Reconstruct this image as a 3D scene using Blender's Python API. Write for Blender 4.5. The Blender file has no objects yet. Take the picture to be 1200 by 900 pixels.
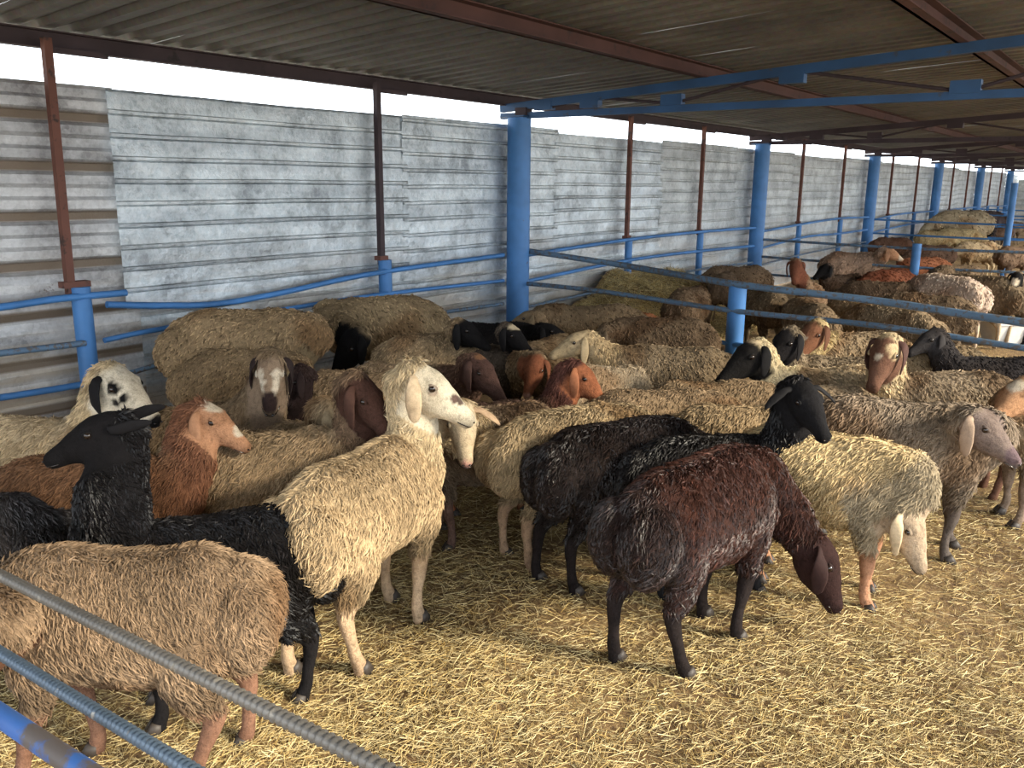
import bpy, bmesh, math, random
import numpy as np
from mathutils import Vector, Matrix

random.seed(7)
RNG = np.random.default_rng(7)
SC = bpy.context.scene
COL = SC.collection

# ------------------------------------------------------------------ camera
FPX = 1000.0
CAM = Vector((5.2, 0.0, 1.65))
YAW, PITCH, ROLL = math.radians(37.2), math.radians(13.17), math.radians(0.46)
RW = Vector((math.cos(YAW), math.sin(YAW), 0))
FW = Vector((-math.sin(YAW), math.cos(YAW), 0))
_F = FW * math.cos(PITCH) - Vector((0, 0, 1)) * math.sin(PITCH)
_U = FW * math.sin(PITCH) + Vector((0, 0, 1)) * math.cos(PITCH)
_R = RW * math.cos(ROLL) + _U * math.sin(ROLL)
_U = _U * math.cos(ROLL) - RW * math.sin(ROLL)
cam = bpy.data.cameras.new('camera')
cam.sensor_width = 36.0
cam.lens = FPX / 1200 * 36
cam.clip_start = 0.05
cam.clip_end = 400
camo = bpy.data.objects.new('camera', cam)
COL.objects.link(camo)
camo.matrix_world = Matrix(((_R.x, _U.x, -_F.x, CAM.x), (_R.y, _U.y, -_F.y, CAM.y), (_R.z, _U.z, -_F.z, CAM.z), (0, 0, 0, 1)))
SC.camera = camo

# ------------------------------------------------------------------ world, sun, exposure
SC.view_settings.view_transform = 'Standard'
SC.view_settings.look = 'None'
SC.view_settings.gamma = 1
SC.view_settings.use_curve_mapping = False
SC.view_settings.exposure = 0.08
SC.cycles.use_denoising = True
SC.cycles.max_bounces = 6
SC.cycles.diffuse_bounces = 4
SC.cycles.glossy_bounces = 3
SC.cycles.sample_clamp_indirect = 8
W = bpy.data.worlds.new('sky'); SC.world = W; W.use_nodes = True
bg = W.node_tree.nodes['Background']
bg.inputs['Color'].default_value = (0.86, 0.93, 1.0, 1)
bg.inputs['Strength'].default_value = 4.0
sun = bpy.data.lights.new('sun', 'SUN')
sun.energy = 7.5; sun.angle = math.radians(13); sun.color = (1.0, 0.89, 0.70)
suno = bpy.data.objects.new('sun', sun); COL.objects.link(suno)
SUN_DIR = (RW * 0.84 - FW * 0.40).normalized() * math.cos(math.radians(25)) + Vector((0, 0, math.sin(math.radians(25))))
suno.rotation_euler = SUN_DIR.to_track_quat('Z', 'Y').to_euler()
suno.location = (9, -3, 6)

# ------------------------------------------------------------------ helpers
def ray(px, py):
    return (_R * ((px - 600) / FPX) + _U * ((450 - py) / FPX) + _F)

def at(px, py, z):
    """world point where the sight line through a pixel meets height z"""
    d = ray(px, py)
    t = (z - CAM.z) / d.z
    return CAM + d * t

def tag(o, label=None, cat=None, group=None, kind=None):
    if label: o['label'] = label
    if cat: o['category'] = cat
    if group: o['group'] = group
    if kind: o['kind'] = kind
    return o

def empty(name, loc=(0, 0, 0), rz=0):
    o = bpy.data.objects.new(name, None)
    o.empty_display_size = 0.1
    o.location = loc; o.rotation_euler = (0, 0, rz)
    COL.objects.link(o)
    return o

def mesh(name, V, F, mat=None, parent=None, smooth=False, loc=None, col=None):
    me = bpy.data.meshes.new(name)
    me.from_pydata([tuple(v) for v in V], [], [tuple(f) for f in F])
    me.update()
    if smooth:
        me.polygons.foreach_set('use_smooth', [True] * len(me.polygons))
    if mat: me.materials.append(mat)
    o = bpy.data.objects.new(name, me)
    COL.objects.link(o)
    if parent: o.parent = parent
    if loc is not None: o.location = loc
    return o

def np_mesh(name, V, tris_or_quads, mat, parent=None, smooth=True, colors=None):
    """fast mesh from numpy arrays (all faces the same size)"""
    F = tris_or_quads
    me = bpy.data.meshes.new(name)
    n, k = F.shape
    me.vertices.add(len(V)); me.vertices.foreach_set('co', V.astype(np.float32).ravel())
    me.loops.add(n * k); me.loops.foreach_set('vertex_index', F.astype(np.int32).ravel())
    me.polygons.add(n)
    me.polygons.foreach_set('loop_start', np.arange(0, n * k, k, dtype=np.int32))
    me.polygons.foreach_set('loop_total', np.full(n, k, dtype=np.int32))
    me.polygons.foreach_set('use_smooth', np.full(n, smooth))
    me.update(calc_edges=True)
    if colors is not None:
        a = me.color_attributes.new('Col', 'FLOAT_COLOR', 'POINT')
        c = np.ones((len(V), 4), np.float32); c[:, :3] = colors
        a.data.foreach_set('color', c.ravel())
    if mat: me.materials.append(mat)
    o = bpy.data.objects.new(name, me); COL.objects.link(o)
    if parent: o.parent = parent
    return o

class MB:
    def __init__(s): s.V = []; s.F = []
    def add(s, V, F):
        b = len(s.V); s.V += [Vector(v) for v in V]; s.F += [tuple(i + b for i in f) for f in F]
    def box(s, c, size, M=None):
        c = Vector(c); hx, hy, hz = [q / 2 for q in size]
        V = [Vector((x, y, z)) for x in (-hx, hx) for y in (-hy, hy) for z in (-hz, hz)]
        if M: V = [M @ v for v in V]
        s.add([v + c for v in V], [(0, 1, 3, 2), (4, 6, 7, 5), (0, 4, 5, 1), (2, 3, 7, 6), (0, 2, 6, 4), (1, 5, 7, 3)])
    def bar(s, a, b, w, h, up=(0, 0, 1)):
        a = Vector(a); b = Vector(b); t = (b - a).normalized(); u = Vector(up)
        sd = t.cross(u).normalized(); u = sd.cross(t).normalized()
        V = []
        for p in (a, b):
            for i, j in ((-1, -1), (1, -1), (1, 1), (-1, 1)): V.append(p + sd * (w / 2 * i) + u * (h / 2 * j))
        s.add(V, [(0, 3, 2, 1), (4, 5, 6, 7)] + [(i, (i + 1) % 4, 4 + (i + 1) % 4, 4 + i) for i in range(4)])
    def tube(s, pts, r, n=10, ribs=None):
        pts = [Vector(p) for p in pts]; rr = r if isinstance(r, (list, tuple)) else [r] * len(pts)
        V = []; F = []; ref = None
        for i, p in enumerate(pts):
            t = (pts[min(i + 1, len(pts) - 1)] - pts[max(i - 1, 0)]).normalized()
            if ref is None: ref = t.orthogonal().normalized()
            ref = (ref - t * ref.dot(t)).normalized(); q = t.cross(ref)
            for k in range(n):
                a = 2 * math.pi * k / n
                V.append(p + (ref * math.cos(a) + q * math.sin(a)) * rr[i])
        for i in range(len(pts) - 1):
            for k in range(n):
                F.append((i * n + k, i * n + (k + 1) % n, (i + 1) * n + (k + 1) % n, (i + 1) * n + k))
        F.append(tuple(range(n - 1, -1, -1))); F.append(tuple((len(pts) - 1) * n + k for k in range(n)))
        s.add(V, F)
    def build(s, name, mat, parent=None, smooth=False):
        return mesh(name, s.V, s.F, mat, parent, smooth)

def smooth_by_angle(o, deg=40):
    me = o.data
    me.polygons.foreach_set('use_smooth', [True] * len(me.polygons))
    try: me.set_sharp_from_angle(angle=math.radians(deg))
    except Exception: pass
    return o

# ------------------------------------------------------------------ materials
def new_mat(name):
    m = bpy.data.materials.new(name); m.use_nodes = True
    nt = m.node_tree; b = nt.nodes['Principled BSDF']
    return m, nt, b

def noise(nt, scale, detail=4, coord=None, rough=0.6, vec_scale=None):
    n = nt.nodes.new('ShaderNodeTexNoise'); n.inputs['Scale'].default_value = scale
    n.inputs['Detail'].default_value = detail; n.inputs['Roughness'].default_value = rough
    tc = nt.nodes.new('ShaderNodeTexCoord')
    if vec_scale:
        mp = nt.nodes.new('ShaderNodeMapping'); mp.inputs['Scale'].default_value = vec_scale
        nt.links.new(tc.outputs[coord or 'Object'], mp.inputs['Vector']); nt.links.new(mp.outputs['Vector'], n.inputs['Vector'])
    else:
        nt.links.new(tc.outputs[coord or 'Object'], n.inputs['Vector'])
    return n

def ramp(nt, fac, stops):
    r = nt.nodes.new('ShaderNodeValToRGB'); nt.links.new(fac, r.inputs['Fac'])
    e = r.color_ramp.elements
    while len(e) > 1: e.remove(e[-1])
    e[0].position = stops[0][0]; e[0].color = (*stops[0][1], 1)
    for p, c in stops[1:]:
        q = e.new(p); q.color = (*c, 1)
    return r

def mix(nt, fac, a, b, mode='MIX'):
    m = nt.nodes.new('ShaderNodeMix'); m.data_type = 'RGBA'; m.blend_type = mode
    def put(sock, v):
        if hasattr(v, 'is_output'): nt.links.new(v, sock)
        elif isinstance(v, (int, float)): sock.default_value = v
        else: sock.default_value = (*v, 1)
    put(m.inputs[0], fac); put(m.inputs[6], a); put(m.inputs[7], b)
    return m.outputs[2]

def bump(nt, b, h, strength=0.3, dist=0.01):
    n = nt.nodes.new('ShaderNodeBump'); n.inputs['Strength'].default_value = strength; n.inputs['Distance'].default_value = dist
    nt.links.new(h, n.inputs['Height']); nt.links.new(n.outputs['Normal'], b.inputs['Normal'])

def painted(name, c, rust=(0.12, 0.05, 0.03), amount=0.5, scale=9, rough=0.5, metal=0.0):
    m, nt, b = new_mat(name)
    n = noise(nt, scale, 6); n2 = noise(nt, 2.5, 3)
    r = ramp(nt, n.outputs['Fac'], [(0.0, (0, 0, 0)), (amount, (0, 0, 0)), (amount + 0.08, (1, 1, 1))])
    tone = ramp(nt, n2.outputs['Fac'], [(0.3, tuple(v * 0.72 for v in c)), (0.7, tuple(min(1, v * 1.2) for v in c))])
    nt.links.new(mix(nt, r.outputs['Color'], tone.outputs['Color'], rust), b.inputs['Base Color'])
    b.inputs['Roughness'].default_value = rough; b.inputs['Metallic'].default_value = metal
    bump(nt, b, n.outputs['Fac'], 0.25, 0.002)
    return m

M_BLUE = painted('blue_paint', (0.065, 0.22, 0.52), (0.10, 0.09, 0.10), 0.66, 14)
M_BLUE_WORN = painted('worn_blue_paint', (0.12, 0.20, 0.30), (0.13, 0.115, 0.105), 0.51, 30)
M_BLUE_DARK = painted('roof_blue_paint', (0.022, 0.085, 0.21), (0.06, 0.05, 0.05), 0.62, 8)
M_RUST = painted('red_oxide', (0.17, 0.07, 0.05), (0.06, 0.035, 0.03), 0.56, 12, 0.8)
M_PURLIN = painted('dull_red_oxide', (0.10, 0.045, 0.038), (0.05, 0.03, 0.028), 0.58, 7, 0.8)
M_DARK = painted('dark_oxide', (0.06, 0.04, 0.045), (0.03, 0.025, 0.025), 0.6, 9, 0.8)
M_REBAR = painted('grey_steel', (0.17, 0.16, 0.145), (0.33, 0.30, 0.25), 0.60, 40, 0.5, 0.35)

def sheet_mat(name, base, dark, stripe=None, rough=0.42, metal=0.45, dirt=(0.42, 0.33, 0.23)):
    m, nt, b = new_mat(name)
    n = noise(nt, 3.0, 8, None, 0.7); nf = noise(nt, 60, 3)
    nst = noise(nt, 1.6, 5, None, 0.6, (1, 0.5, 5.0))
    t = ramp(nt, n.outputs['Fac'], [(0.36, dark), (0.50, base), (0.62, tuple(min(1, v * 1.25) for v in base)), (0.72, tuple(v * 0.85 for v in base))])  # blotchy zinc tone, with glare highlights and dark patches painted into the colour
    vo = nt.nodes.new('ShaderNodeTexVoronoi'); vo.inputs['Scale'].default_value = 38; tcv = nt.nodes.new('ShaderNodeTexCoord'); nt.links.new(tcv.outputs['Object'], vo.inputs['Vector'])
    bw0 = nt.nodes.new('ShaderNodeRGBToBW'); nt.links.new(nf.outputs['Color'], bw0.inputs[0])
    c = mix(nt, 0.35, t.outputs['Color'], bw0.outputs[0], 'OVERLAY')
    bw = nt.nodes.new('ShaderNodeRGBToBW'); nt.links.new(vo.outputs['Color'], bw.inputs[0])
    c = mix(nt, 0.22, c, bw.outputs[0], 'OVERLAY')
    nb = noise(nt, 1.0, 4, None, 0.6, (1, 0.35, 7.5)); rb = ramp(nt, nb.outputs['Fac'], [(0.35, (0.72, 0.73, 0.75)), (0.6, (1, 1, 1))])
    c = mix(nt, 1.0, c, rb.outputs['Color'], 'MULTIPLY')
    # grime and rust films that thicken towards the bedding
    geo = nt.nodes.new('ShaderNodeNewGeometry'); sep = nt.nodes.new('ShaderNodeSeparateXYZ')
    nt.links.new(geo.outputs['Position'], sep.inputs[0])
    mr = nt.nodes.new('ShaderNodeMapRange'); nt.links.new(sep.outputs['Z'], mr.inputs['Value'])
    mr.inputs['From Min'].default_value = 1.35; mr.inputs['From Max'].default_value = 0.5
    mr.inputs['To Min'].default_value = 0.0; mr.inputs['To Max'].default_value = 0.75
    mu = nt.nodes.new('ShaderNodeMath'); mu.operation = 'MULTIPLY'
    rr = ramp(nt, nst.outputs['Fac'], [(0.40, (0, 0, 0)), (0.62, (1, 1, 1))])
    nt.links.new(mr.outputs[0], mu.inputs[0]); nt.links.new(rr.outputs['Color'], mu.inputs[1])
    c = mix(nt, mu.outputs[0], c, dirt)
    ns = noise(nt, 5.5, 9, None, 0.75)
    sp = ramp(nt, ns.outputs['Fac'], [(0.66, (0, 0, 0)), (0.72, (1, 1, 1))])
    c = mix(nt, sp.outputs['Color'], c, (0.14, 0.09, 0.07))
    if stripe:
        wv = nt.nodes.new('ShaderNodeMath'); wv.operation = 'MULTIPLY_ADD'
        nt.links.new(sep.outputs['Z'], wv.inputs[0]); wv.inputs[1].default_value = 2 * math.pi / 0.286; wv.inputs[2].default_value = stripe
        si = nt.nodes.new('ShaderNodeMath'); si.operation = 'SINE'; nt.links.new(wv.outputs[0], si.inputs[0])
        sr = ramp(nt, si.outputs[0], [(0.72, (0, 0, 0)), (0.9, (1, 1, 1))])
        c = mix(nt, sr.outputs['Color'], c, (0.20, 0.15, 0.105))
    nt.links.new(c, b.inputs['Base Color'])
    b.inputs['Roughness'].default_value = rough; b.inputs['Metallic'].default_value = metal
    bump(nt, b, n.outputs['Fac'], 0.8, 0.03)
    return m

M_GALV = sheet_mat('galvanised_sheet', (0.57, 0.625, 0.655), (0.33, 0.365, 0.39), None, 0.34, 0.5)
M_GALV_OLD = sheet_mat('old_corrugated_sheet', (0.62, 0.62, 0.62), (0.38, 0.37, 0.37), 1.2, 0.5, 0.2, (0.55, 0.44, 0.30))
M_GALV_FAR = sheet_mat('whitish_sheet', (0.58, 0.615, 0.62), (0.41, 0.44, 0.45), None, 0.5, 0.25, (0.5, 0.42, 0.34))

def roof_mat():
    m, nt, b = new_mat('roof_sheet_underside')
    n = noise(nt, 1.4, 6, None, 0.65); n2 = noise(nt, 25, 5, None, 0.7)
    c = ramp(nt, n.outputs['Fac'], [(0.3, (0.10, 0.093, 0.083)), (0.6, (0.19, 0.175, 0.15)), (0.8, (0.25, 0.24, 0.22))])
    c = mix(nt, 0.5, c.outputs['Color'], n2.outputs['Color'], 'OVERLAY')
    nt.links.new(c, b.inputs['Base Color']); b.inputs['Roughness'].default_value = 0.7
    bump(nt, b, n2.outputs['Fac'], 0.2, 0.01)
    return m
M_ROOF = roof_mat()

def bedding_mat():
    m, nt, b = new_mat('trodden_bedding')
    n = noise(nt, 1.3, 5, None, 0.6); nf = noise(nt, 55, 6, None, 0.8, (1, 0.35, 1)); nf2 = noise(nt, 60, 6, None, 0.8, (0.3, 1, 1))
    a = ramp(nt, nf.outputs['Fac'], [(0.36, (0.07, 0.038, 0.016)), (0.5, (0.25, 0.15, 0.062)), (0.66, (0.56, 0.41, 0.16))])
    a2 = ramp(nt, nf2.outputs['Fac'], [(0.38, (0.08, 0.045, 0.02)), (0.52, (0.27, 0.165, 0.07)), (0.68, (0.60, 0.44, 0.18))])
    c = mix(nt, 0.5, a.outputs['Color'], a2.outputs['Color'])
    d = ramp(nt, n.outputs['Fac'], [(0.38, (0.45, 0.40, 0.36)), (0.6, (1, 1, 1))])
    c = mix(nt, 0.7, c, d.outputs['Color'], 'MULTIPLY')
    nt.links.new(c, b.inputs['Base Color']); b.inputs['Roughness'].default_value = 0.95
    bump(nt, b, nf.outputs['Fac'], 0.8, 0.02)
    return m
M_BED = bedding_mat()

def attr_mat(name, nscale=30, amt=0.6, rough=0.85, spec=0.3, bstr=0.6, bdist=0.012, dirt=0.75):
    m, nt, b = new_mat(name)
    at_ = nt.nodes.new('ShaderNodeVertexColor'); at_.layer_name = 'Col'
    n = noise(nt, nscale, 5, None, 0.7)
    r = ramp(nt, n.outputs['Fac'], [(0.25, (1 - amt,) * 3), (0.5, (0.95,) * 3), (0.8, (1, 1, 1))])
    n2 = noise(nt, nscale * 5, 3, None, 0.7); n3 = noise(nt, 5, 5, None, 0.65)
    r2 = ramp(nt, n2.outputs['Fac'], [(0.3, (1 - amt * 0.8,) * 3), (0.6, (1, 1, 1))])
    r3 = ramp(nt, n3.outputs['Fac'], [(0.32, (0.62, 0.58, 0.54)), (0.52, (1, 1, 1))])
    c = mix(nt, 1.0, at_.outputs['Color'], r.outputs['Color'], 'MULTIPLY')
    c = mix(nt, 0.8, c, r2.outputs['Color'], 'MULTIPLY')
    c = mix(nt, dirt, c, r3.outputs['Color'], 'MULTIPLY')
    nt.links.new(c, b.inputs['Base Color'])
    b.inputs['Roughness'].default_value = rough
    b.inputs['Specular IOR Level'].default_value = spec
    bump(nt, b, n.outputs['Fac'], bstr, bdist)
    return m
M_WOOL = attr_mat('wool', 45, 0.55, 0.9, 0.15)
M_SKIN = attr_mat('short_hair', 60, 0.3, 0.8, 0.2, 0.4, 0.004)
M_LOCK = attr_mat('wool_locks', 20, 0.15, 0.85, 0.15, 0.0)
M_LOCKWET = attr_mat('wet_wool_locks', 20, 0.15, 0.45, 0.28, 0.0)
M_STRAW = attr_mat('straw', 8, 0.1, 0.6, 0.35, 0.0, 0.01, 0.45)
def plain(name, c, rough=0.5, spec=0.5):
    m, nt, b = new_mat(name)
    n = noise(nt, 20, 3)
    r = ramp(nt, n.outputs['Fac'], [(0.3, tuple(v * 0.85 for v in c)), (0.7, c)])
    nt.links.new(r.outputs['Color'], b.inputs['Base Color'])
    b.inputs['Roughness'].default_value = rough; b.inputs['Specular IOR Level'].default_value = spec
    return m
M_EYE = plain('eye', (0.02, 0.012, 0.008), 0.12, 0.6)
M_HOOF = plain('hoof_horn', (0.045, 0.035, 0.028), 0.55, 0.4)
M_WHITE = plain('white_plastic', (0.75, 0.73, 0.68), 0.5)
M_GROUND = plain('dry_ground', (0.42, 0.37, 0.30), 0.95, 0.1)

# ------------------------------------------------------------------ layout
XW = 0.0                      # the wall plane
BAY = 6.08
COLS = [0.64 + BAY * k for k in range(0, 7)]      # the big columns along the wall
YEND = 40.5
ROOF_X1 = 7.6
def roof_z(x): return 2.49 + 0.055 * x            # underside of the sheets

# ------------------------------------------------------------------ floor
def nz(x, y, s, seed=0.0):
    return (np.sin(x * s + 1.3 * np.sin(y * s * 0.7 + seed) + seed) * np.cos(y * s * 1.1 + 0.9 * np.sin(x * s * 0.8 + seed * 2)))
def floor_h(x, y):
    x = np.asarray(x, float); y = np.asarray(y, float)
    return 0.012 * nz(x, y, 2.1, 1) + 0.010 * nz(x, y, 5.3, 2) + 0.006 * nz(x, y, 13, 3) + 0.003 * nz(x, y, 31, 5)
gx = np.concatenate([np.arange(-0.1, 7.0, 0.05), np.linspace(7.0, 9.5, 12)])
gy = np.concatenate([np.linspace(-3, 0, 12)[:-1], np.arange(0, 7.5, 0.05), np.arange(7.5, 14, 0.12), np.linspace(14, YEND, 60)])
X, Y = np.meshgrid(gx, gy, indexing='ij')
Z = floor_h(X, Y)
V = np.stack([X, Y, Z], -1).reshape(-1, 3)
I = np.arange(len(V)).reshape(X.shape)
F = np.stack([I[:-1, :-1], I[1:, :-1], I[1:, 1:], I[:-1, 1:]], -1).reshape(-1, 4)
tag(np_mesh('floor', V, F, M_BED), 'trodden straw and manure bedding floor of the sheep shed', kind='structure')
g = mesh('ground', [(-60, -60, -0.06), (70, -60, -0.06), (70, 110, -0.06), (-60, 110, -0.06)], [(0, 1, 2, 3)], M_GROUND)
tag(g, 'dry earth around the shed', kind='structure')

def straws(P, n_len, width, colors, lift=0.012, tilt=0.25, name='straw', parent=None, hfun=floor_h):
    """each straw a slim three-sided stalk"""
    n = len(P)
    a = RNG.uniform(0, 2 * np.pi, n); L = n_len
    ti = RNG.normal(0, tilt, n)
    d = np.stack([np.cos(a) * np.cos(ti), np.sin(a) * np.cos(ti), np.abs(np.sin(ti))], -1)
    s = np.stack([-np.sin(a), np.cos(a), np.zeros(n)], -1)
    u = np.cross(s, d) * -1
    u[:, 2] = np.abs(u[:, 2])
    base = P.copy(); base[:, 2] += RNG.uniform(0, lift, n)
    p0 = base - d * (L / 2)[:, None]; p2 = base + d * (L / 2)[:, None]
    p0[:, 2] = np.maximum(p0[:, 2], hfun(p0[:, 0], p0[:, 1]) + 0.001)
    p2[:, 2] = np.maximum(p2[:, 2], hfun(p2[:, 0], p2[:, 1]) + 0.001)
    w = width[:, None]
    V = np.stack([q + off for q in (p0, p2) for off in (s * w, -s * w, u * w * 1.3)], 1)
    # the side lying on the bedding is left open
    F = (np.arange(n)[:, None, None] * 6 + np.array([(1, 2, 5, 4), (2, 0, 3, 5)])[None]).reshape(-1, 4)
    C = np.repeat(colors, 6, axis=0)
    return np_mesh(name, V.reshape(-1, 3), F, M_STRAW, parent, False, C)

def straw_colors(n, dark=0.0):
    t = RNG.uniform(0, 1, n)[:, None]; k = RNG.uniform(0.35, 1.15, n)[:, None] * (1 - dark)
    return ((1 - t) * np.array([0.56, 0.37, 0.11]) + t * np.array([0.94, 0.77, 0.40])) * k

def scatter_floor(n, y0, y1, x0, x1):
    """denser towards the camera: points drawn in the wedge the pen shows"""
    p = np.stack([RNG.uniform(x0, x1, n), RNG.uniform(y0, y1, n)], -1)
    d = np.hypot(p[:, 0] - CAM.x, p[:, 1] - CAM.y)
    keep = RNG.uniform(0, 1, n) < np.clip(2.4 / np.maximum(d, 1.2), 0, 1) ** 1.6
    # thinner where the bedding shows through
    thin = nz(p[:, 0], p[:, 1], 1.9, 4) * 0.5 + nz(p[:, 0], p[:, 1], 4.1, 8) * 0.5
    keep &= RNG.uniform(-0.9, 1.0, n) < 0.55 + thin
    p = p[keep]
    return np.concatenate([p, floor_h(p[:, 0], p[:, 1])[:, None]], 1)
P = scatter_floor(400000, 0.3, 6.2, 1.2, 7.4)
n = len(P); print('STRAWS', n)
tag(straws(P, 0.015 + 0.10 * RNG.beta(1.2, 3.4, n), RNG.uniform(0.00045, 0.00105, n), straw_colors(n), name='loose_straw'),
    'golden loose straw strewn over the pen floor in front of the flock', 'straw', kind='stuff')
P = scatter_floor(26000, 6.2, 16, 0.2, 7.4)
n = len(P)
tag(straws(P, RNG.uniform(0.06, 0.16, n), RNG.uniform(0.0015, 0.003, n), straw_colors(n), name='loose_straw'),
    'straw scattered on the floor of the pens beyond the fence', 'straw', kind='stuff')
# the heap against the wall in the second bay
def heap_h(x, y):
    x = np.asarray(x, float); y = np.asarray(y, float)
    b = 0.62 * np.exp(-((x - 0.15) / 0.9) ** 2) * np.clip(1.2 - np.abs(y - 9.1) / 1.9, 0, 1)
    return b * (1 + 0.2 * nz(x, y, 5, 3)) + 0.004
hx = np.linspace(0.05, 1.7, 40); hy = np.linspace(6.95, 11.4, 80)
X, Y = np.meshgrid(hx, hy, indexing='ij'); Z = heap_h(X, Y) - 0.02
V = np.stack([X, Y, Z], -1).reshape(-1, 3); I = np.arange(len(V)).reshape(X.shape)
F = np.stack([I[:-1, :-1], I[1:, :-1], I[1:, 1:], I[:-1, 1:]], -1).reshape(-1, 4)
hp = np_mesh('straw_heap', V, F, M_BED)
tag(hp, 'heap of yellow straw piled against the metal wall behind the fence', 'straw heap', kind='stuff')
p = np.stack([RNG.uniform(0.15, 1.6, 24000), RNG.uniform(7.0, 11.3, 24000)], -1)
P = np.concatenate([p, heap_h(p[:, 0], p[:, 1])[:, None] - 0.01], 1)
straws(P, RNG.uniform(0.06, 0.2, len(P)), RNG.uniform(0.0015, 0.0032, len(P)), straw_colors(len(P)), name='straw', parent=hp, tilt=0.5, lift=0.03, hfun=heap_h)['kind'] = 'stuff'

# ------------------------------------------------------------------ corrugated walls
def sheet(name, y0, y1, z0, z1, prof, mat, parent, x=0.0, tilt=0.0, wob=0.004, seed=0, rev=1):
    """one sheet, ribs running along Y, profile given over one period as (dz, dx)"""
    rng = np.random.default_rng(seed)
    zs = []; xs = []
    z = z0
    per = prof[-1][0]
    while z < z1:
        for dz, dx in prof[:-1]:
            if z + dz > z1: break
            zs.append(z + dz); xs.append(dx)
        z += per
    zs.append(z1); xs.append(0)
    ys = np.linspace(y0, y1, max(4, int((y1 - y0) / 0.12)))
    Zs = np.array(zs); Xs = np.array(xs)
    YY, ZZ = np.meshgrid(ys, Zs, indexing='ij')
    XX = x + Xs[None, :] * rev + wob * nz(YY, ZZ, 3.1, seed) + wob * 0.7 * nz(YY, ZZ, 8.3, seed + 2)
    ZZ = ZZ + tilt * (YY - y0) + 0.004 * nz(YY, ZZ, 2.3, seed + 5)
    V = np.stack([XX, YY, ZZ], -1).reshape(-1, 3)
    B = V.copy(); B[:, 0] -= 0.0015
    n = len(V); I = np.arange(n).reshape(YY.shape)
    F = np.stack([I[:-1, :-1], I[1:, :-1], I[1:, 1:], I[:-1, 1:]], -1).reshape(-1, 4)
    return np_mesh(name, np.concatenate([V, B]), np.concatenate([F, F[:, ::-1] + n]), mat, parent, False)

wall = empty('wall_left'); tag(wall, 'wall of galvanised corrugated sheets along the pens', kind='structure')
RIB = [(0, 0), (0.098, 0.0), (0.104, -0.006), (0.110, 0.010), (0.128, 0.012), (0.135, 0.0)]
DEEP = [(0, 0.0), (0.05, 0.0), (0.072, -0.035), (0.12, -0.035), (0.143, 0.0)]
WAVE = [(0, 0), (0.03, 0.012), (0.06, 0.0), (0.09, -0.012), (0.12, 0)]
sheet('corrugated_sheet', -3.0, 2.86, 1.06, 2.20, DEEP, M_GALV_OLD, wall, -0.03, 0, 0.006, 1)
s = sheet('corrugated_sheet', -3.0, 3.05, 0.02, 1.10, WAVE, M_GALV_OLD, wall, -0.05, 0, 0.01, 2)
edges = [2.80, 5.3, 7.55, 9.9, 12.2, 14.6, 17.3, 20.0, 22.8, 25.6, 28.4, 31.2, 34.0, 37.2, YEND]
for i in range(len(edges) - 1):
    m = M_GALV if i < 3 else M_GALV_FAR
    up = 0.86 if i < 3 else 0.95
    sheet('corrugated_sheet', edges[i], edges[i + 1] + 0.06, up - 0.03 * (i % 2), 2.19 + 0.02 * math.sin(i * 2.3), RIB, m, wall, 0.004 * (i % 2), 0.0, 0.007 if i < 4 else 0.004, 10 + i)
    sheet('corrugated_sheet', edges[i] + 0.1, edges[i + 1] + 0.14, 0.02, up + 0.02, RIB, M_GALV_FAR if i > 1 else M_GALV, wall, -0.02, 0.0, 0.008, 40 + i)

# end wall far off
ew = empty('wall_back'); tag(ew, 'far end wall of pale sheet panels', kind='structure')
for k in range(6):
    mb = MB(); mb.box((0.7 + 1.4 * k, YEND + 0.03, 1.0), (1.38, 0.04, 1.98)); mb.build('sheet_panel', M_GALV_FAR, ew)

# ------------------------------------------------------------------ roof
roof = empty('ceiling'); tag(roof, 'low roof of corrugated sheets seen from below', kind='structure')
def roof_sheet(y0, y1):
    per = 0.18; prof = [(0, 0), (0.07, 0), (0.088, 0.035), (0.162, 0.035)]
    ys = []; hs = []
    y = y0
    while y < y1 - 1e-6:
        for a, h in prof:
            if y + a < y1: ys.append(y + a); hs.append(h)
        y += per
    ys.append(y1); hs.append(0)
    xs = np.linspace(-0.55, ROOF_X1, 12)
    XX, YY = np.meshgrid(xs, np.array(ys), indexing='ij')
    ZZ = roof_z(XX) + np.array(hs)[None, :] + 0.004 * nz(XX, YY, 2.0, y0)
    V = np.stack([XX, YY, ZZ], -1).reshape(-1, 3); n = len(V); B = V.copy(); B[:, 2] += 0.002
    I = np.arange(n).reshape(XX.shape)
    F = np.stack([I[:-1, :-1], I[1:, :-1], I[1:, 1:], I[:-1, 1:]], -1).reshape(-1, 4)
    return np_mesh('roof_sheet', np.concatenate([V, B]), np.concatenate([F, F[:, ::-1] + n]), M_ROOF, roof, False)
y = -2.1
while y < YEND:
    roof_sheet(y, min(y + 1.05, YEND)); y += 1.05
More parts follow.
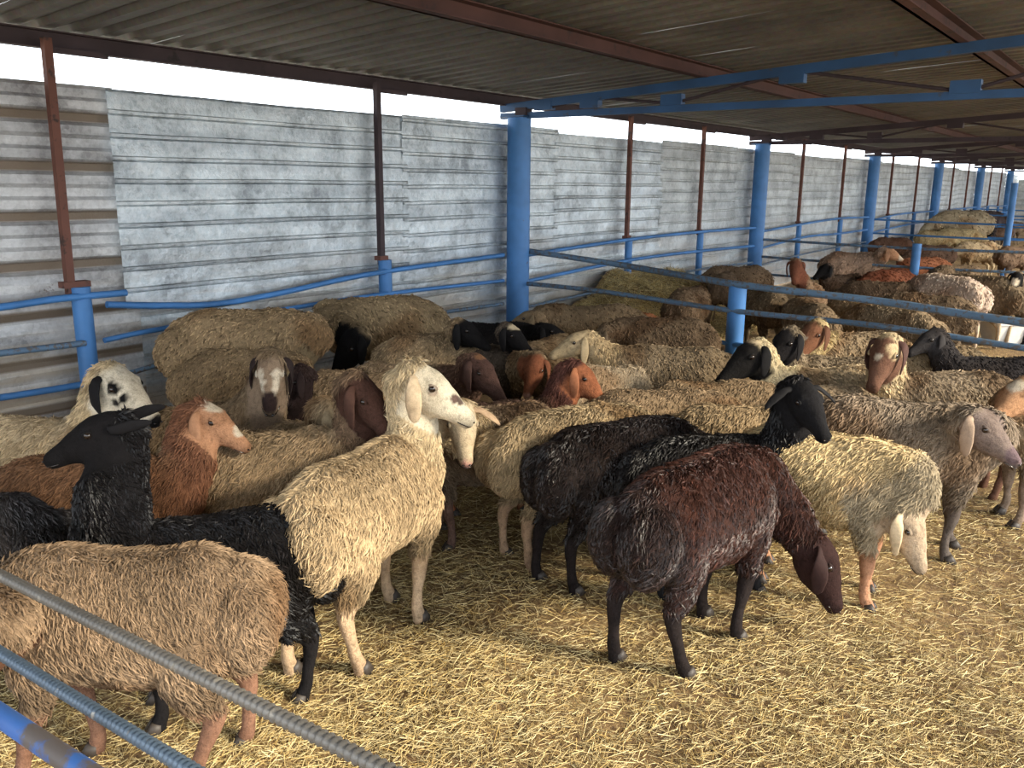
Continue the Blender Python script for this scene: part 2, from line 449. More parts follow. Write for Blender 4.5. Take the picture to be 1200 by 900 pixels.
# eave beam, purlins
def beam_thing(name, x, z, w, h, mat, label, y0=-2.3, y1=YEND):
    mb = MB(); 
    # channel section: web and two flanges
    mb.box((x, (y0 + y1) / 2, z), (w * 0.25, y1 - y0, h))
    mb.box((x + w * 0.3, (y0 + y1) / 2, z + h / 2 - 0.004), (w * 0.8, y1 - y0, 0.008))
    mb.box((x + w * 0.3, (y0 + y1) / 2, z - h / 2 + 0.004), (w * 0.8, y1 - y0, 0.008))
    o = mb.build(name, mat); tag(o, label, 'beam')
    return o
beam_thing('eave_beam', -0.02, 2.425, 0.07, 0.10, M_DARK, 'dark eave beam running along the top of the metal wall')
for x, lab in ((2.0, 'rusty red roof purlin nearer the metal wall'), (3.87, 'rusty red roof purlin crossing the top right of the photo'), (6.0, 'rusty red roof purlin on the open side of the shed')):
    beam_thing('roof_purlin', x, roof_z(x) - 0.052, 0.10, 0.10, M_PURLIN, lab)

# trusses
ORD = ['overhead, just behind the near rebar fence', 'springing from the nearest big blue column', 'over the second big blue column', 'over the third big blue column', 'over the fourth big blue column', 'over the fifth big blue column', 'over the farthest blue column']
def truss(y, k):
    t = empty('roof_truss', (0, y, 0))
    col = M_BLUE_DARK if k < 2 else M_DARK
    tag(t, ('blue steel roof truss ' if k < 2 else 'dark steel roof truss ') + ORD[k], 'truss', 'roof trusses across the shed')
    x0, x1 = -0.05, ROOF_X1 - 0.3
    zt = lambda x: roof_z(x) - 0.137
    zb = lambda x: 2.335 - 0.012 * x
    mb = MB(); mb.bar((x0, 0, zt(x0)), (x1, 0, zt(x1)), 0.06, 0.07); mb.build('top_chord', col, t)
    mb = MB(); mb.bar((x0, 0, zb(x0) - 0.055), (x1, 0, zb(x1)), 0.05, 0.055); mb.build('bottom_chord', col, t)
    nodes = [(0.45, 0), (0.95, 1), (1.75, 0), (2.75, 1), (3.95, 0), (5.3, 1), (6.7, 0)]
    for (xa, ta), (xb, tb) in zip(nodes[:-1], nodes[1:]):
        a = Vector((xa, 0, zt(xa) if ta else zb(xa))); b = Vector((xb, 0, zt(xb) if tb else zb(xb)))
        n_ = max(4, int((b - a).length / (0.03 if k < 2 else 0.3)))
        pts = [a.lerp(b, i / n_) for i in range(n_ + 1)]
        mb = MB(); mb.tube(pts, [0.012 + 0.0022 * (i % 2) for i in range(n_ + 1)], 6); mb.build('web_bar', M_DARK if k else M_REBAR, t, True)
    for xa, ta in nodes:
        z = (zt(xa) - 0.05) if ta else (zb(xa) + 0.03)
        mb = MB(); mb.box((xa, 0.0, z), (0.19, 0.075, 0.085)); mb.build('gusset_plate', col, t)
    return t
for k, y in enumerate(COLS): truss(y, k)

# ------------------------------------------------------------------ columns and studs
CN = ['big blue column beside the near rebar fence, out at the left', 'big blue round column nearest the camera, at the corner of the flock pen', 'second big blue column along the metal wall', 'third big blue column along the metal wall', 'fourth big blue column along the metal wall', 'fifth big blue column far along the wall', 'farthest big blue column by the end wall']
for k, y in enumerate(COLS):
    c = empty('support_column', (0.16, y, 0)); tag(c, CN[k], 'column', 'big blue columns along the wall')
    mb = MB(); mb.tube([(0, 0, -0.03), (0, 0, 0.8), (0, 0, 1.6), (0, 0, 2.26)], 0.112, 24); smooth_by_angle(mb.build('column_shaft', M_BLUE, c))
    mb = MB(); mb.box((0, 0, 2.267), (0.27, 0.25, 0.012)); mb.build('cap_plate', M_BLUE_DARK, c)
    mb = MB(); mb.box((0.05, 0.0, 2.31), (0.12, 0.11, 0.075)); mb.build('bearing_block', M_DARK, c)
    mb = MB(); mb.box((0.0, 0, -0.005), (0.32, 0.32, 0.02)); mb.build('base_plate', M_DARK, c)

stud_y = [2.45, 4.95, 8.95, 10.9, 14.8, 17.1, 20.6, 23.0, 27.2, 29.4, 33.4, 35.6]
SN = ['at the far left by the tan corrugated sheet', 'left of the nearest big blue column', 'first beyond the nearest big blue column', 'just before the second big blue column', 'first beyond the second big blue column', 'just before the third big blue column',
      'first beyond the third big column', 'just before the fourth big column', 'first beyond the fourth big column', 'just before the fifth big column', 'first beyond the fifth big column', 'just before the farthest big column']
for k, y in enumerate(stud_y):
    s = empty('wall_stud', (0.09, y, 0)); tag(s, 'thin rusty wall stud with blue foot, ' + SN[k], 'stud', 'thin studs along the wall')
    lean = (0.02, -0.06, 0.0) if k == 0 else (0.0, 0, 0)
    mb = MB(); mb.bar((0.0 + lean[0] * 0, -0.03 if k == 0 else 0, 1.0), (0, lean[1] * 0.2, 2.42), 0.045, 0.045, (1, 0, 0))
    mb.build('angle_bar', M_RUST if k != 1 else M_DARK, s)
    mb = MB(); mb.box((0.0, 0.0, 1.055), (0.07, 0.16 if k == 0 else 0.09, 0.035)); mb.build('weld_plate', M_RUST, s)
    mb = MB(); mb.tube([(0.02, 0.02, -0.03), (0.02, 0.02, 1.04)], 0.055 if k < 2 else 0.045, 16); smooth_by_angle(mb.build('pipe_foot', M_BLUE, s))
    mb = MB(); mb.box((0.0, 0.16, 2.36), (0.03, 0.34, 0.03)) ; mb.build('bracket', M_DARK, s)

# rails welded along the wall, bay by bay
def rail(pts, r, mat, parent, name='rail', n=8, step=None):
    P = [Vector(p) for p in pts]
    out = []
    for i in range(len(P) - 1):     # Catmull-Rom so bent rails stay smooth
        p0 = P[max(i - 1, 0)]; p1 = P[i]; p2 = P[i + 1]; p3 = P[min(i + 2, len(P) - 1)]
        for k in range(8):
            t = k / 8
            out.append(0.5 * ((2 * p1) + (p2 - p0) * t + (2 * p0 - 5 * p1 + 4 * p2 - p3) * t * t + (3 * p1 - p0 - 3 * p2 + p3) * t ** 3))
    out.append(P[-1])
    mb = MB(); mb.tube(out, r, n)
    return smooth_by_angle(mb.build(name, mat, parent), 50)

def onwall(px, py, x):
    """point of the vertical plane at distance x from the wall seen through a pixel"""
    d = ray(px, py); t = (x - CAM.x) / d.x
    return CAM + d * t
bay = [empty('wall_rail', (0, 0, 0)) for _ in range(7)]
BN = ['blue pipe rails on the wall left of the first thin stud', 'bent blue pipe rails on the wall between first stud and nearest column', 'blue pipe rails on the wall beyond the nearest column, above the straw heap',
      'blue pipe rails on the wall beyond the second column', 'blue pipe rails on the wall beyond the third column', 'blue pipe rails on the wall beyond the fourth column', 'blue pipe rails on the wall at the far end']
for b, lab in zip(bay, BN): tag(b, lab, 'rail', 'rails along the metal wall')
xr = 0.15
rail([onwall(-160, 378, xr), onwall(0, 360, xr), onwall(70, 350, xr), onwall(148, 343, xr)], 0.021, M_BLUE, bay[0])
rail([onwall(-160, 432, xr), onwall(0, 414, xr), onwall(100, 402, xr)], 0.019, M_BLUE_WORN, bay[0])
rail([onwall(-160, 485, xr), onwall(0, 466, xr), onwall(106, 449, xr)], 0.020, M_BLUE, bay[0])
rail([onwall(125, 357, xr), onwall(190, 358, xr), onwall(255, 356, xr), onwall(330, 343, xr), onwall(440, 320, xr), onwall(590, 299, xr)], 0.021, M_BLUE, bay[1])
rail([onwall(122, 399, xr), onwall(180, 387, xr), onwall(300, 368, xr), onwall(440, 346, xr), onwall(590, 329, xr)], 0.017, M_BLUE, bay[1])
rail([onwall(120, 447, xr), onwall(200, 424, xr), onwall(300, 404, xr), onwall(440, 378, xr), onwall(590, 356, xr)], 0.017, M_BLUE_WORN, bay[1])
rng = random.Random(3)
for k in range(1, 6):
    y0, y1 = COLS[k] + 0.1, COLS[k + 1] - 0.1
    for j, z in enumerate((1.04, 0.78, 0.52)):
        P = [Vector((0.17, y0 + (y1 - y0) * t, z + (0 if i in (0,) else rng.uniform(-0.02, 0.03)) - (0.07 if i == 0 else 0))) for i, t in enumerate((0, 0.35, 0.68, 1.0))]
        rail(P, 0.020 if j < 2 else 0.016, M_BLUE if j != 2 else M_BLUE_WORN, bay[k + 1] if k < 6 else bay[6])

# ------------------------------------------------------------------ fences across
def fence_post(x, y, top, r, f, mat=M_BLUE, name='fence_post'):
    mb = MB(); mb.tube([(x, y, -0.03), (x, y, top)], r, 20); return smooth_by_angle(mb.build(name, mat, f))
# near flock-pen fence, from the nearest column out to the right
A0 = Vector((0.27, COLS[1] - 0.04, 0))
pp = at(862, 333, 0.90); pe = at(1200, 378, 0.83); 
pe2 = pe + (pe - pp) * 0.75
f1 = empty('pen_fence', (0, 0, 0)); tag(f1, 'blue pipe fence with one thick round post, closing the flock pen', 'fence')
fence_post(pp.x, pp.y + 0.05, 0.885, 0.070, f1)
fence_post(pe2.x, pe2.y + 0.05, 0.80, 0.070, f1)
c0 = CAM + ray(604, 292) * ((A0 - CAM).dot(_F) / 1.0)
rail([c0, at(725, 310, 0.94), Vector((pp.x, pp.y, 0.90)), at(1030, 353, 0.862), Vector((pe.x, pe.y, 0.83)), Vector((pe2.x, pe2.y, 0.8))], 0.027, M_BLUE_WORN, f1, n=12)
c1 = CAM + ray(604, 331) * ((A0 - CAM).dot(_F))
def below(px, py, ref):     # the point of the fence plane through a pixel
    nrm = Vector((-(pe - pp).y, (pe - pp).x, 0)).normalized()
    d = ray(px, py); return CAM + d * ((pp - CAM).dot(nrm) / d.dot(nrm))
rail([c1, (below(740, 345, 0) + c1 * 0.35) / 1.35, below(858, 364, 0), below(1030, 382, 0), below(1200, 408, 0), below(1200, 408, 0) + (pe2 - pe) * 0.9], 0.021, M_BLUE_WORN, f1, n=12)
c2 = CAM + ray(604, 372) * ((A0 - CAM).dot(_F))
rail([c2, (below(740, 386, 0) + c2 * 0.35) / 1.35, below(858, 403, 0), below(1030, 425, 0), below(1200, 450, 0)], 0.019, M_BLUE, f1, n=10)
# further fences, square to the wall
FN = ['second blue cross fence beyond the thick-posted one', 'third blue cross fence farther down the shed', 'fourth blue cross fence far down the shed', 'farthest blue cross fence by the end wall']
for k, (yy, lab) in enumerate(zip((COLS[2], COLS[3], COLS[4], COLS[5]), FN)):
    f = empty('pen_fence', (0, yy, 0)); tag(f, lab, 'fence')
    for z in (0.86, 0.60, 0.34) if k == 0 else (1.0, 0.72, 0.44):
        rail([(0.27, 0, z), (2.4, 0.04, z - 0.03), (4.6, 0, z), (7.3, 0, z)], 0.019, M_BLUE_WORN if k == 0 else M_BLUE, f)
    for x in ((2.45, 5.6) if k != 1 else (2.73, 6.2)):
        fence_post(x, 0, 0.90 if k == 0 else 1.75 if k == 1 else 1.22, 0.06, f)
# the near fence of two rebars and a blue pipe
f0 = empty('pen_fence', (0, 0, 0)); tag(f0, 'near fence of two ribbed steel bars over a scraped blue pipe', 'fence')
def rebar(a, b, r, sag, parent, lab):
    n_ = int((b - a).length / 0.0042); V = []; 
    pts = []; rr = []
    for i in range(n_ + 1):
        t = i / n_; p = a.lerp(b, t); p = p + Vector((0, 0, -sag * 4 * t * (1 - t)))
        pts.append(p); rr.append(r * (1.2 if i % 3 == 0 else 0.92))
    mb = MB(); mb.tube(pts, rr, 12); o = mb.build('ribbed_bar', M_REBAR, parent, True); o['label'] = lab; return o
def fplane(px, py, y):
    d = ray(px, py); return CAM + d * ((y - CAM.y) / d.y)
a = fplane(0, 674, 0.58); b = fplane(445, 899, 0.58); e = (b - a).normalized()
rebar(a - e * 0.9, b + e * 0.7, 0.0092, 0.0, f0, 'upper grey ribbed bar')
a2 = fplane(0, 765, 0.58); b2 = fplane(215, 897, 0.58); e = (b2 - a2).normalized()
rebar(a2 - e * 0.9, b2 + e * 1.1, 0.0105, 0.0, f0, 'lower blue-grey ribbed bar').data.materials[0] = painted('blued_rebar', (0.10, 0.14, 0.19), (0.28, 0.27, 0.25), 0.62, 40, 0.45, 0.3)
a3 = fplane(0, 838, 0.58); b3 = fplane(100, 905, 0.58); e = (b3 - a3).normalized()
rail([a3 - e * 0.9, a3, b3, b3 + e * 1.2], 0.021, painted('scraped_blue_paint', (0.04, 0.13, 0.40), (0.10, 0.085, 0.08), 0.50, 10), f0, 'pipe_rail', 16)
fence_post(a.x - 0.82, 0.58, 1.12, 0.045, f0)

# ------------------------------------------------------------------ sheep
def loft(C, A, B, S, n=16, cap=True):
    """closed tube: centres C, half width A along the side axis S, half height B across it"""
    C = np.array(C, float); m = len(C)
    T = np.gradient(C, axis=0); T /= np.linalg.norm(T, axis=1)[:, None]
    S = np.array(S, float)
    if S.ndim == 1: S = np.repeat(S[None], m, 0)
    S = S - T * (S * T).sum(1)[:, None]; S /= np.linalg.norm(S, axis=1)[:, None]
    U = np.cross(T, S)
    a = np.linspace(0, 2 * np.pi, n, endpoint=False)
    V = C[:, None] + S[:, None] * (np.cos(a)[None, :, None] * np.array(A)[:, None, None]) + U[:, None] * (np.sin(a)[None, :, None] * np.array(B)[:, None, None])
    V = list(V.reshape(-1, 3))
    F = []
    for i in range(m - 1):
        for k in range(n): F.append((i * n + k, i * n + (k + 1) % n, (i + 1) * n + (k + 1) % n, (i + 1) * n + k))
    V.append(C[0]); V.append(C[-1]); c0, c1 = len(V) - 2, len(V) - 1
    for k in range(n):
        F.append((c0, (k + 1) % n, k)); F.append((c1, (m - 1) * n + k, (m - 1) * n + (k + 1) % n))
    return V, F

def subdiv(P, R, k=4):
    """Catmull-Rom resampling of centres and radii"""
    P = [np.array(p, float) for p in P]; R = [np.array(r, float) for r in R]
    outP, outR = [], []
    for i in range(len(P) - 1):
        idx = [max(i - 1, 0), i, i + 1, min(i + 2, len(P) - 1)]
        for j in range(k):
            t = j / k
            w = np.array([-t + 2 * t * t - t ** 3, 2 - 5 * t * t + 3 * t ** 3, t + 4 * t * t - 3 * t ** 3, -t * t + t ** 3]) * 0.5
            outP.append(sum(w[q] * P[idx[q]] for q in range(4)))
            u = t * t * (3 - 2 * t); outR.append(R[i] * (1 - u) + R[i + 1] * u)
    outP.append(P[-1]); outR.append(R[-1])
    return np.array(outP), np.array(outR)

def uv_ball(c, r, n=14, m=10):
    V = []; F = []
    for i in range(1, m):
        th = math.pi * i / m
        for k in range(n):
            a = 2 * math.pi * k / n
            V.append((c[0] + r[0] * math.sin(th) * math.cos(a), c[1] + r[1] * math.sin(th) * math.sin(a), c[2] + r[2] * math.cos(th)))
    for i in range(m - 2):
        for k in range(n): F.append((i * n + k, (i + 1) * n + k, (i + 1) * n + (k + 1) % n, i * n + (k + 1) % n))
    V.append((c[0], c[1], c[2] + r[2])); V.append((c[0], c[1], c[2] - r[2])); t, b = len(V) - 2, len(V) - 1
    for k in range(n):
        F.append((t, k, (k + 1) % n)); F.append((b, (m - 2) * n + (k + 1) % n, (m - 2) * n + k))
    return V, F

def sstep(x, a, b):
    t = np.clip((x - a) / (b - a), 0, 1); return t * t * (3 - 2 * t)

TAN = (0.36, 0.26, 0.145); GREYTAN = (0.27, 0.205, 0.135); CREAM = (0.62, 0.47, 0.27); PALE = (0.46, 0.35, 0.21)
BROWN = (0.16, 0.09, 0.055); REDBR = (0.24, 0.085, 0.04); DARKBR = (0.060, 0.030, 0.022); BLACK = (0.009, 0.008, 0.0085); WHITE = (0.74, 0.63, 0.48)
GREY = (0.29, 0.235, 0.175)
SHEEP_LOG = []

def sheep(sid, px, py, phi, fleece, label, face=None, leg=None, scale=1.0, z0=0.76, head=None, ears='droop', earcol=None,
          spots=(), back=0.0, wet=False, group=None, feet=None, fat=1.0, dist=None, lock=1.0, leglen=1.0, pos=None, bodyspots=(), long=1.0, hs=1.0, neckw=1.0, neckcol=None):
    """px, py: where the photograph shows the highest point of the middle of the back"""
    rng = np.random.default_rng(sid * 13 + 5)
    face = face or fleece; leg = leg or face; earcol = earcol or face
    H = z0 * scale * 0.95
    P = Vector(pos) if pos else at(px, py, H + 0.012)
    a_ = math.radians(phi) + YAW
    xmin = 0.17 + abs(math.cos(a_)) * (0.44 if math.cos(a_) > 0 or px < 700 else 0.72) + abs(math.sin(a_)) * 0.19 + (0.4 if px > 1100 and py < 262 else 0)
    if P.x < xmin and not pos:      # keep clear of the wall rails: come forward on the same sight line
        d = ray(px, py); P = CAM + d * ((xmin - CAM.x) / d.x); H = P.z
    if dist is not None:
        d = ray(px, py); t = dist; P = CAM + d * t
    P.z = 0
    gz = float(floor_h(P.x, P.y)) - 0.012
    ang = math.radians(phi) + YAW
    D = (P - Vector((CAM.x, CAM.y, 0))).length
    k = H / 0.76
    # skeleton in local, unscaled metres (facing +X)
    neck0 = np.array([0.27 * long, 0, 0.575]); 
    shoulder_w = Vector((P.x + math.cos(ang) * 0.36 * k * long, P.y + math.sin(ang) * 0.36 * k * long, 0.66 * k))
    Mw = Matrix.Translation((P.x, P.y, gz)) @ Matrix.Rotation(ang, 4, 'Z') @ Matrix.Scale(k, 4)
    inv = Mw.inverted()
    hl = 0.275 * hs
    if head:
        hx, hy, hphi, hpitch = head[:4]
        want = head[4] if len(head) > 4 else None
        d = ray(hx, hy); tt = (shoulder_w - CAM).dot(d) / d.dot(d)
        C = CAM + d * tt
        if want is not None: tt += want; C = CAM + d * tt
        dis = (C - shoulder_w).length / k
        if dis < 0.24:   # bring the head towards the viewer on the same sight line
            tt -= math.sqrt(max(0.0, 0.27 ** 2 - dis ** 2)) * k / d.length; C = CAM + d * tt
        SHEEP_LOG.append((sid, round(dis, 2), round(C.z, 2)))
        ha = math.radians(hphi) + YAW; hp = math.radians(hpitch)
        hd = Vector((math.cos(ha) * math.cos(hp), math.sin(ha) * math.cos(hp), -math.sin(hp)))
        Cl = np.array(inv @ C); hdl = np.array((inv.to_3x3() @ hd).normalized())
    else:
        Cl = np.array([0.66 * long, 0.0, 0.40]); hp = math.radians(55)
        hdl = np.array([math.cos(hp), 0.05, -math.sin(hp)]); hdl /= np.linalg.norm(hdl)
    poll = Cl - hdl * hl * 0.42
    up = np.array([0, 0, 1.0])
    sd = np.cross(up, hdl); 
    if np.linalg.norm(sd) < 0.2: sd = np.array([0, 1.0, 0])
    sd /= np.linalg.norm(sd); hu = np.cross(hdl, sd)
    parts = []
    # trunk
    w = 0.97 * lock ** 0 
    tr = [(-0.45, .575, .05, .06), (-0.42, .575, .12, .13), (-.34, .560, .178, .185), (-.24, .552, .208, .212), (-.06, .532, .212, .218), (.10, .530, .205, .218), (.22, .545, .190, .215), (.32, .562, .158, .192), (.40, .575, .105, .14), (.44, .58, .05, .07)]
    long *= 0.88
    Pc = [(x * long, 0, z) for x, z, a, b in tr]; Rr = [(a * 0.88, b * 0.93) for x, z, a, b in tr]; Pc = [(x, y, z + 0.012) for x, y, z in Pc]
    Pc, Rr = subdiv(Pc, Rr, 3)
    v_, f_ = loft(Pc, Rr[:, 0], Rr[:, 1], (0, 1, 0), 20)
    v_ = [np.array(q) * np.array([1, 1 - 0.24 * np.clip((q[2] - 0.56) / 0.19, 0, 1), 1]) for q in v_]
    parts.append((v_, f_))
    for s_ in (-1, 1):  # the fat rump's two lobes
        parts.append(uv_ball((-0.40 * long, s_ * 0.065, 0.53), (0.105 * fat, 0.10, 0.145)))
    # neck: from inside the chest up to the poll
    n1 = np.array([0.36 * long, 0, 0.60]); 
    mid = n1 * 0.5 + poll * 0.5 + np.array([0.03, 0, -0.015])
    NP = [neck0, n1, mid, poll - hdl * 0.005 - hu * 0.02, poll + hdl * 0.05 - hu * 0.015]
    NR = [(0.13, 0.16), (0.12 * neckw, 0.145 * neckw), (0.083 * neckw, 0.105 * neckw), (0.062, 0.072), (0.05, 0.05)]
    NP, NR = subdiv(NP, NR, 4)
    ax = np.array([0, 1.0, 0]); S = np.linspace(0, 1, len(NP))[:, None] ** 1.5
    SS = ax[None] * (1 - S) + sd[None] * S
    parts.append(loft(NP, NR[:, 0], NR[:, 1], SS, 16))
    # head
    hr = [(-.12, .036, .036, .000), (-.04, .056, .054, .002), (.08, .064, .068, .000), (.25, .066, .078, -.006), (.42, .059, .074, -.012), (.58, .048, .060, -.012), (.74, .036, .043, -.014), (.88, .033, .036, -.018), (.97, .027, .029, -.021), (1.02, .013, .014, -.023)]
    HP = [poll + hdl * (s * hl) + hu * o * hs for s, a, b, o in hr]; HR = [(a * hs, b * hs) for s, a, b, o in hr]
    HP, HR = subdiv(HP, HR, 3)
    parts.append(loft(HP, HR[:, 0], HR[:, 1], sd, 18))
    for s_ in (-1, 1):  # brow ridges and cheeks
        c = poll + hdl * 0.30 * hl + hu * 0.036 * hs + sd * s_ * 0.040 * hs
        parts.append(uv_ball(c, (0.026 * hs, 0.022 * hs, 0.022 * hs), 10, 8))
        c = poll + hdl * 0.93 * hl + sd * s_ * 0.018 * hs - hu * 0.006
        parts.append(uv_ball(c, (0.016 * hs, 0.015 * hs, 0.017 * hs), 10, 8))
    # legs
    ft = feet or [(rng.uniform(-.07, .07), rng.uniform(-.01, .02)) for _ in range(4)]
    legs = []
    ll = leglen
    for i, (s_, fr) in enumerate(((1, 1), (-1, 1), (1, 0), (-1, 0))):
        dx, dy = ft[i]
        if fr:
            K = [(.27, .085, .52, .085, .10), (.265, .10, .40, .062, .075), (.262, .105, .33, .042, .050), (.268, .10, .235, .034, .038), (.262, .10, .14, .0225, .025), (.262, .10, .075, .026, .028), (.275, .10, .04, .028, .031), (.285, .10, .004, .031, .038)]
            sh = [0, 0, .15, .45, .75, .92, 1, 1]
        else:
            K = [(-.27, .09, .52, .10, .14), (-.25, .105, .42, .085, .115), (-.27, .11, .345, .056, .075), (-.325, .11, .275, .034, .044), (-.335, .108, .235, .030, .034), (-.322, .105, .14, .023, .026), (-.312, .105, .075, .026, .028), (-.298, .105, .04, .028, .031), (-.288, .105, .004, .031, .038)]
            sh = [0, 0, .1, .3, .45, .75, .92, 1, 1]
        LP = [((x + dx * q) * (1 if abs(x) < 0 else 1) * 1.0 + (long - 1) * 0.3 * (1 if fr else -1), s_ * (y + dy * q), z) for (x, y, z, a, b), q in zip(K, sh)]
        LR = [(a, b) for x, y, z, a, b in K]
        L2, R2 = subdiv(LP, LR, 3)
        parts.append(loft(L2, R2[:, 0] * 0.92, R2[:, 1] * 0.92, (0, 1, 0), 12))
        legs.append((LP[-1], s_, fr))
    V = []; F = []
    for v, f in parts:
        b = len(V); V += [tuple(q) for q in v]; F += [tuple(i + b for i in g_) for g_ in f]
    me = bpy.data.meshes.new('raw'); me.from_pydata(V, [], F); 
    tmp = bpy.data.objects.new('raw', me); COL.objects.link(tmp)
    md = tmp.modifiers.new('r', 'REMESH'); md.mode = 'VOXEL'; md.voxel_size = 0.011 if D < 3.6 else (0.0175 if D < 5.5 else (0.020 if D < 9 else 0.028))
    sm = tmp.modifiers.new('s', 'SMOOTH'); sm.factor = 0.5; sm.iterations = 3 if D < 9 else 1
    dg = bpy.context.evaluated_depsgraph_get(); dg.update()
    ev = tmp.evaluated_get(dg); m2 = ev.to_mesh()
    n = len(m2.vertices); co = np.empty(n * 3, np.float32); m2.vertices.foreach_get('co', co); co = co.reshape(-1, 3).astype(float)
    nr = np.empty(n * 3, np.float32); m2.vertices.foreach_get('normal', nr); nr = nr.reshape(-1, 3).astype(float)
    m2.calc_loop_triangles(); nt_ = len(m2.loop_triangles); tr_ = np.empty(nt_ * 3, np.int32); m2.loop_triangles.foreach_get('vertices', tr_); tr_ = tr_.reshape(-1, 3)
    polys = [tuple(p.vertices) for p in m2.polygons]
    quads = np.array([p if len(p) == 4 else (p[0], p[1], p[2], p[2]) for p in polys]) if False else None
    ev.to_mesh_clear(); bpy.data.objects.remove(tmp); bpy.data.meshes.remove(me)
    # where hair is short: face and lower legs
    rel = co - poll[None]
    s = rel @ hdl / hl; lat = rel @ sd / hs; upc = rel @ hu / hs
    rad = np.hypot(lat, upc)
    ishead = (rad < 0.13) & (s > -0.7) & (s < 1.2) & ((co - np.array([0.1, 0, 0.55])) @ np.array([1, 0, 0]) > 0.18 if head is None else np.ones(n, bool))
    f_face = sstep(s + 0.03 * np.sin(lat * 90) + back, 0.0, 0.12) * ishead
    islow = co[:, 2] < 0.36
    f_leg = sstep(-co[:, 2], -0.32, -0.26) * islow * (~ishead | (co[:, 2] < 0.05)) * (np.abs(co[:, 0]) < 0.52)
    f_leg = f_leg * (1 - f_face)
    skin = np.clip(f_face + f_leg, 0, 1)
    # wool relief
    q = co + sid * 3.1
    rel_n = (np.sin(q[:, 0] * 38 + 2 * np.sin(q[:, 2] * 21)) * np.sin(q[:, 2] * 33 + 2 * np.sin(q[:, 1] * 25)) * 0.6 + np.sin(q[:, 0] * 83 + q[:, 1] * 40) * np.sin(q[:, 2] * 71 + q[:, 1] * 57) * 0.4)
    big = np.sin(q[:, 0] * 11 + np.sin(q[:, 2] * 9)) * np.sin(q[:, 2] * 12 + q[:, 1] * 7)
    co2 = co + nr * ((rel_n * 0.006 + big * 0.010 + 0.004) * (1 - skin))[:, None]
    # colours
    tint = rng.uniform(0.80, 1.22) if D > 4.0 else 1.0
    fl = tint * (np.array(fleece) * np.array([0.93, 0.89, 0.88]))[None] * (1 + 0.14 * big + 0.10 * rel_n)[:, None]
    belly = sstep(-co[:, 2], -0.48, -0.34)                                # wool darker low on the flanks
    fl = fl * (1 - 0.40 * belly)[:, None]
    patch = sstep(np.sin(q[:, 0] * 6.1 + 1.7 * np.sin(q[:, 1] * 7.3 + sid)) * np.sin(q[:, 2] * 8.7 + 1.3 * np.sin(q[:, 0] * 5.1)), 0.25, 0.8)
    fl = fl * (1 - patch[:, None] * np.array([0.28, 0.37, 0.44])[None])
    for (bx, by, bz, r, c) in bodyspots:
        d = np.linalg.norm(co - np.array([bx, by, bz])[None], axis=1) + 0.02 * rel_n
        f = sstep(-d, -r, -r * 0.75)[:, None]; fl = fl * (1 - f) + np.array(c)[None] * f
    if neckcol is not None:
        f = (sstep(co[:, 0], 0.30, 0.46) * (1 if head is None else 1) + sstep(s, -0.75, -0.35) * (rad < 0.2))[:, None].clip(0, 1); fl = fl * (1 - f) + np.array(neckcol)[None] * f
    fc = np.repeat(np.array(face)[None], n, 0) * (1 + 0.08 * rel_n)[:, None]
    muz = sstep(s, 0.86, 0.99)[:, None]; fc = fc * (1 - 0.35 * muz)
    for (ss, la, uu, r, c) in spots:
        d = np.sqrt(((s - ss) * hl) ** 2 + (lat - la) ** 2 + (upc - uu) ** 2) + 0.006 * rel_n
        f = sstep(-d, -r, -r * 0.8)[:, None]; fc = fc * (1 - f) + np.array(c)[None] * f
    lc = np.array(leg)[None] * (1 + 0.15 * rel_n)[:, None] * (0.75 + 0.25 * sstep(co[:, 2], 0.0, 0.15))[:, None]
    ff = f_face[:, None]; fg = f_leg[:, None]
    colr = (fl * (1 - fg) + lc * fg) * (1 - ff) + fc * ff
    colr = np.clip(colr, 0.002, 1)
    root = empty('sheep', (P.x, P.y, gz), ang); root.scale = (k, k, k * ll)
    tag(root, label, 'sheep', group)
    quads = [p for p in polys if len(p) == 4]; tris = [p for p in polys if len(p) != 4]
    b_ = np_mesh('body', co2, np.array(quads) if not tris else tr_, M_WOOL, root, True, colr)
    lid = face
    for (ss, la, uu, r, c) in spots:
        if abs(ss - 0.31) < 0.12 and abs(la) > 0.02: lid = c
    if D < 16:
        for s_ in (-1, 1):
            e = 1.0 if ears == 'droop' else 0.0
            out = sd * s_
            r0 = poll + hdl * 0.05 * hl + out * 0.052 * hs + hu * 0.020 * hs
            dn = np.array([0, 0, -1.0])
            if ears == 'droop': path = [r0 - out * 0.015, r0 + out * 0.022 + dn * 0.008, r0 + out * 0.040 + dn * 0.045, r0 + out * 0.040 + dn * 0.10, r0 + out * 0.030 + dn * 0.150, r0 + out * 0.026 + dn * 0.172]
            elif ears == 'out': path = [r0 - out * 0.015, r0 + out * 0.03, r0 + out * 0.06 + dn * 0.018, r0 + out * 0.09 + dn * 0.038, r0 + out * 0.118 + dn * 0.065, r0 + out * 0.13 + dn * 0.08]
            else: path = [r0 - out * 0.015, r0 + out * 0.02 - hdl * 0.01 + dn * .012, r0 + out * 0.035 - hdl * 0.05 + dn * 0.018, r0 + out * 0.045 - hdl * 0.095 + dn * 0.022, r0 + out * 0.05 - hdl * 0.135 + dn * 0.03, r0 + out * 0.05 - hdl * 0.16 + dn * 0.035]
            Wd = [.012, .018, .026, .028, .020, .006] if ears == 'droop' else [.012, .016, .020, .020, .014, .005]; Th = [.010, .008, .0065, .006, .005, .003]
            PP, RR = subdiv(path, list(zip(Wd, Th)), 3)
            wide = hdl if ears != 'back' else hu
            v, f = loft(PP, RR[:, 0] * hs, RR[:, 1] * hs, wide - np.array([0, 0, 0.0]), 10)
            v = np.array(v); fq = [g_ for g_ in f]
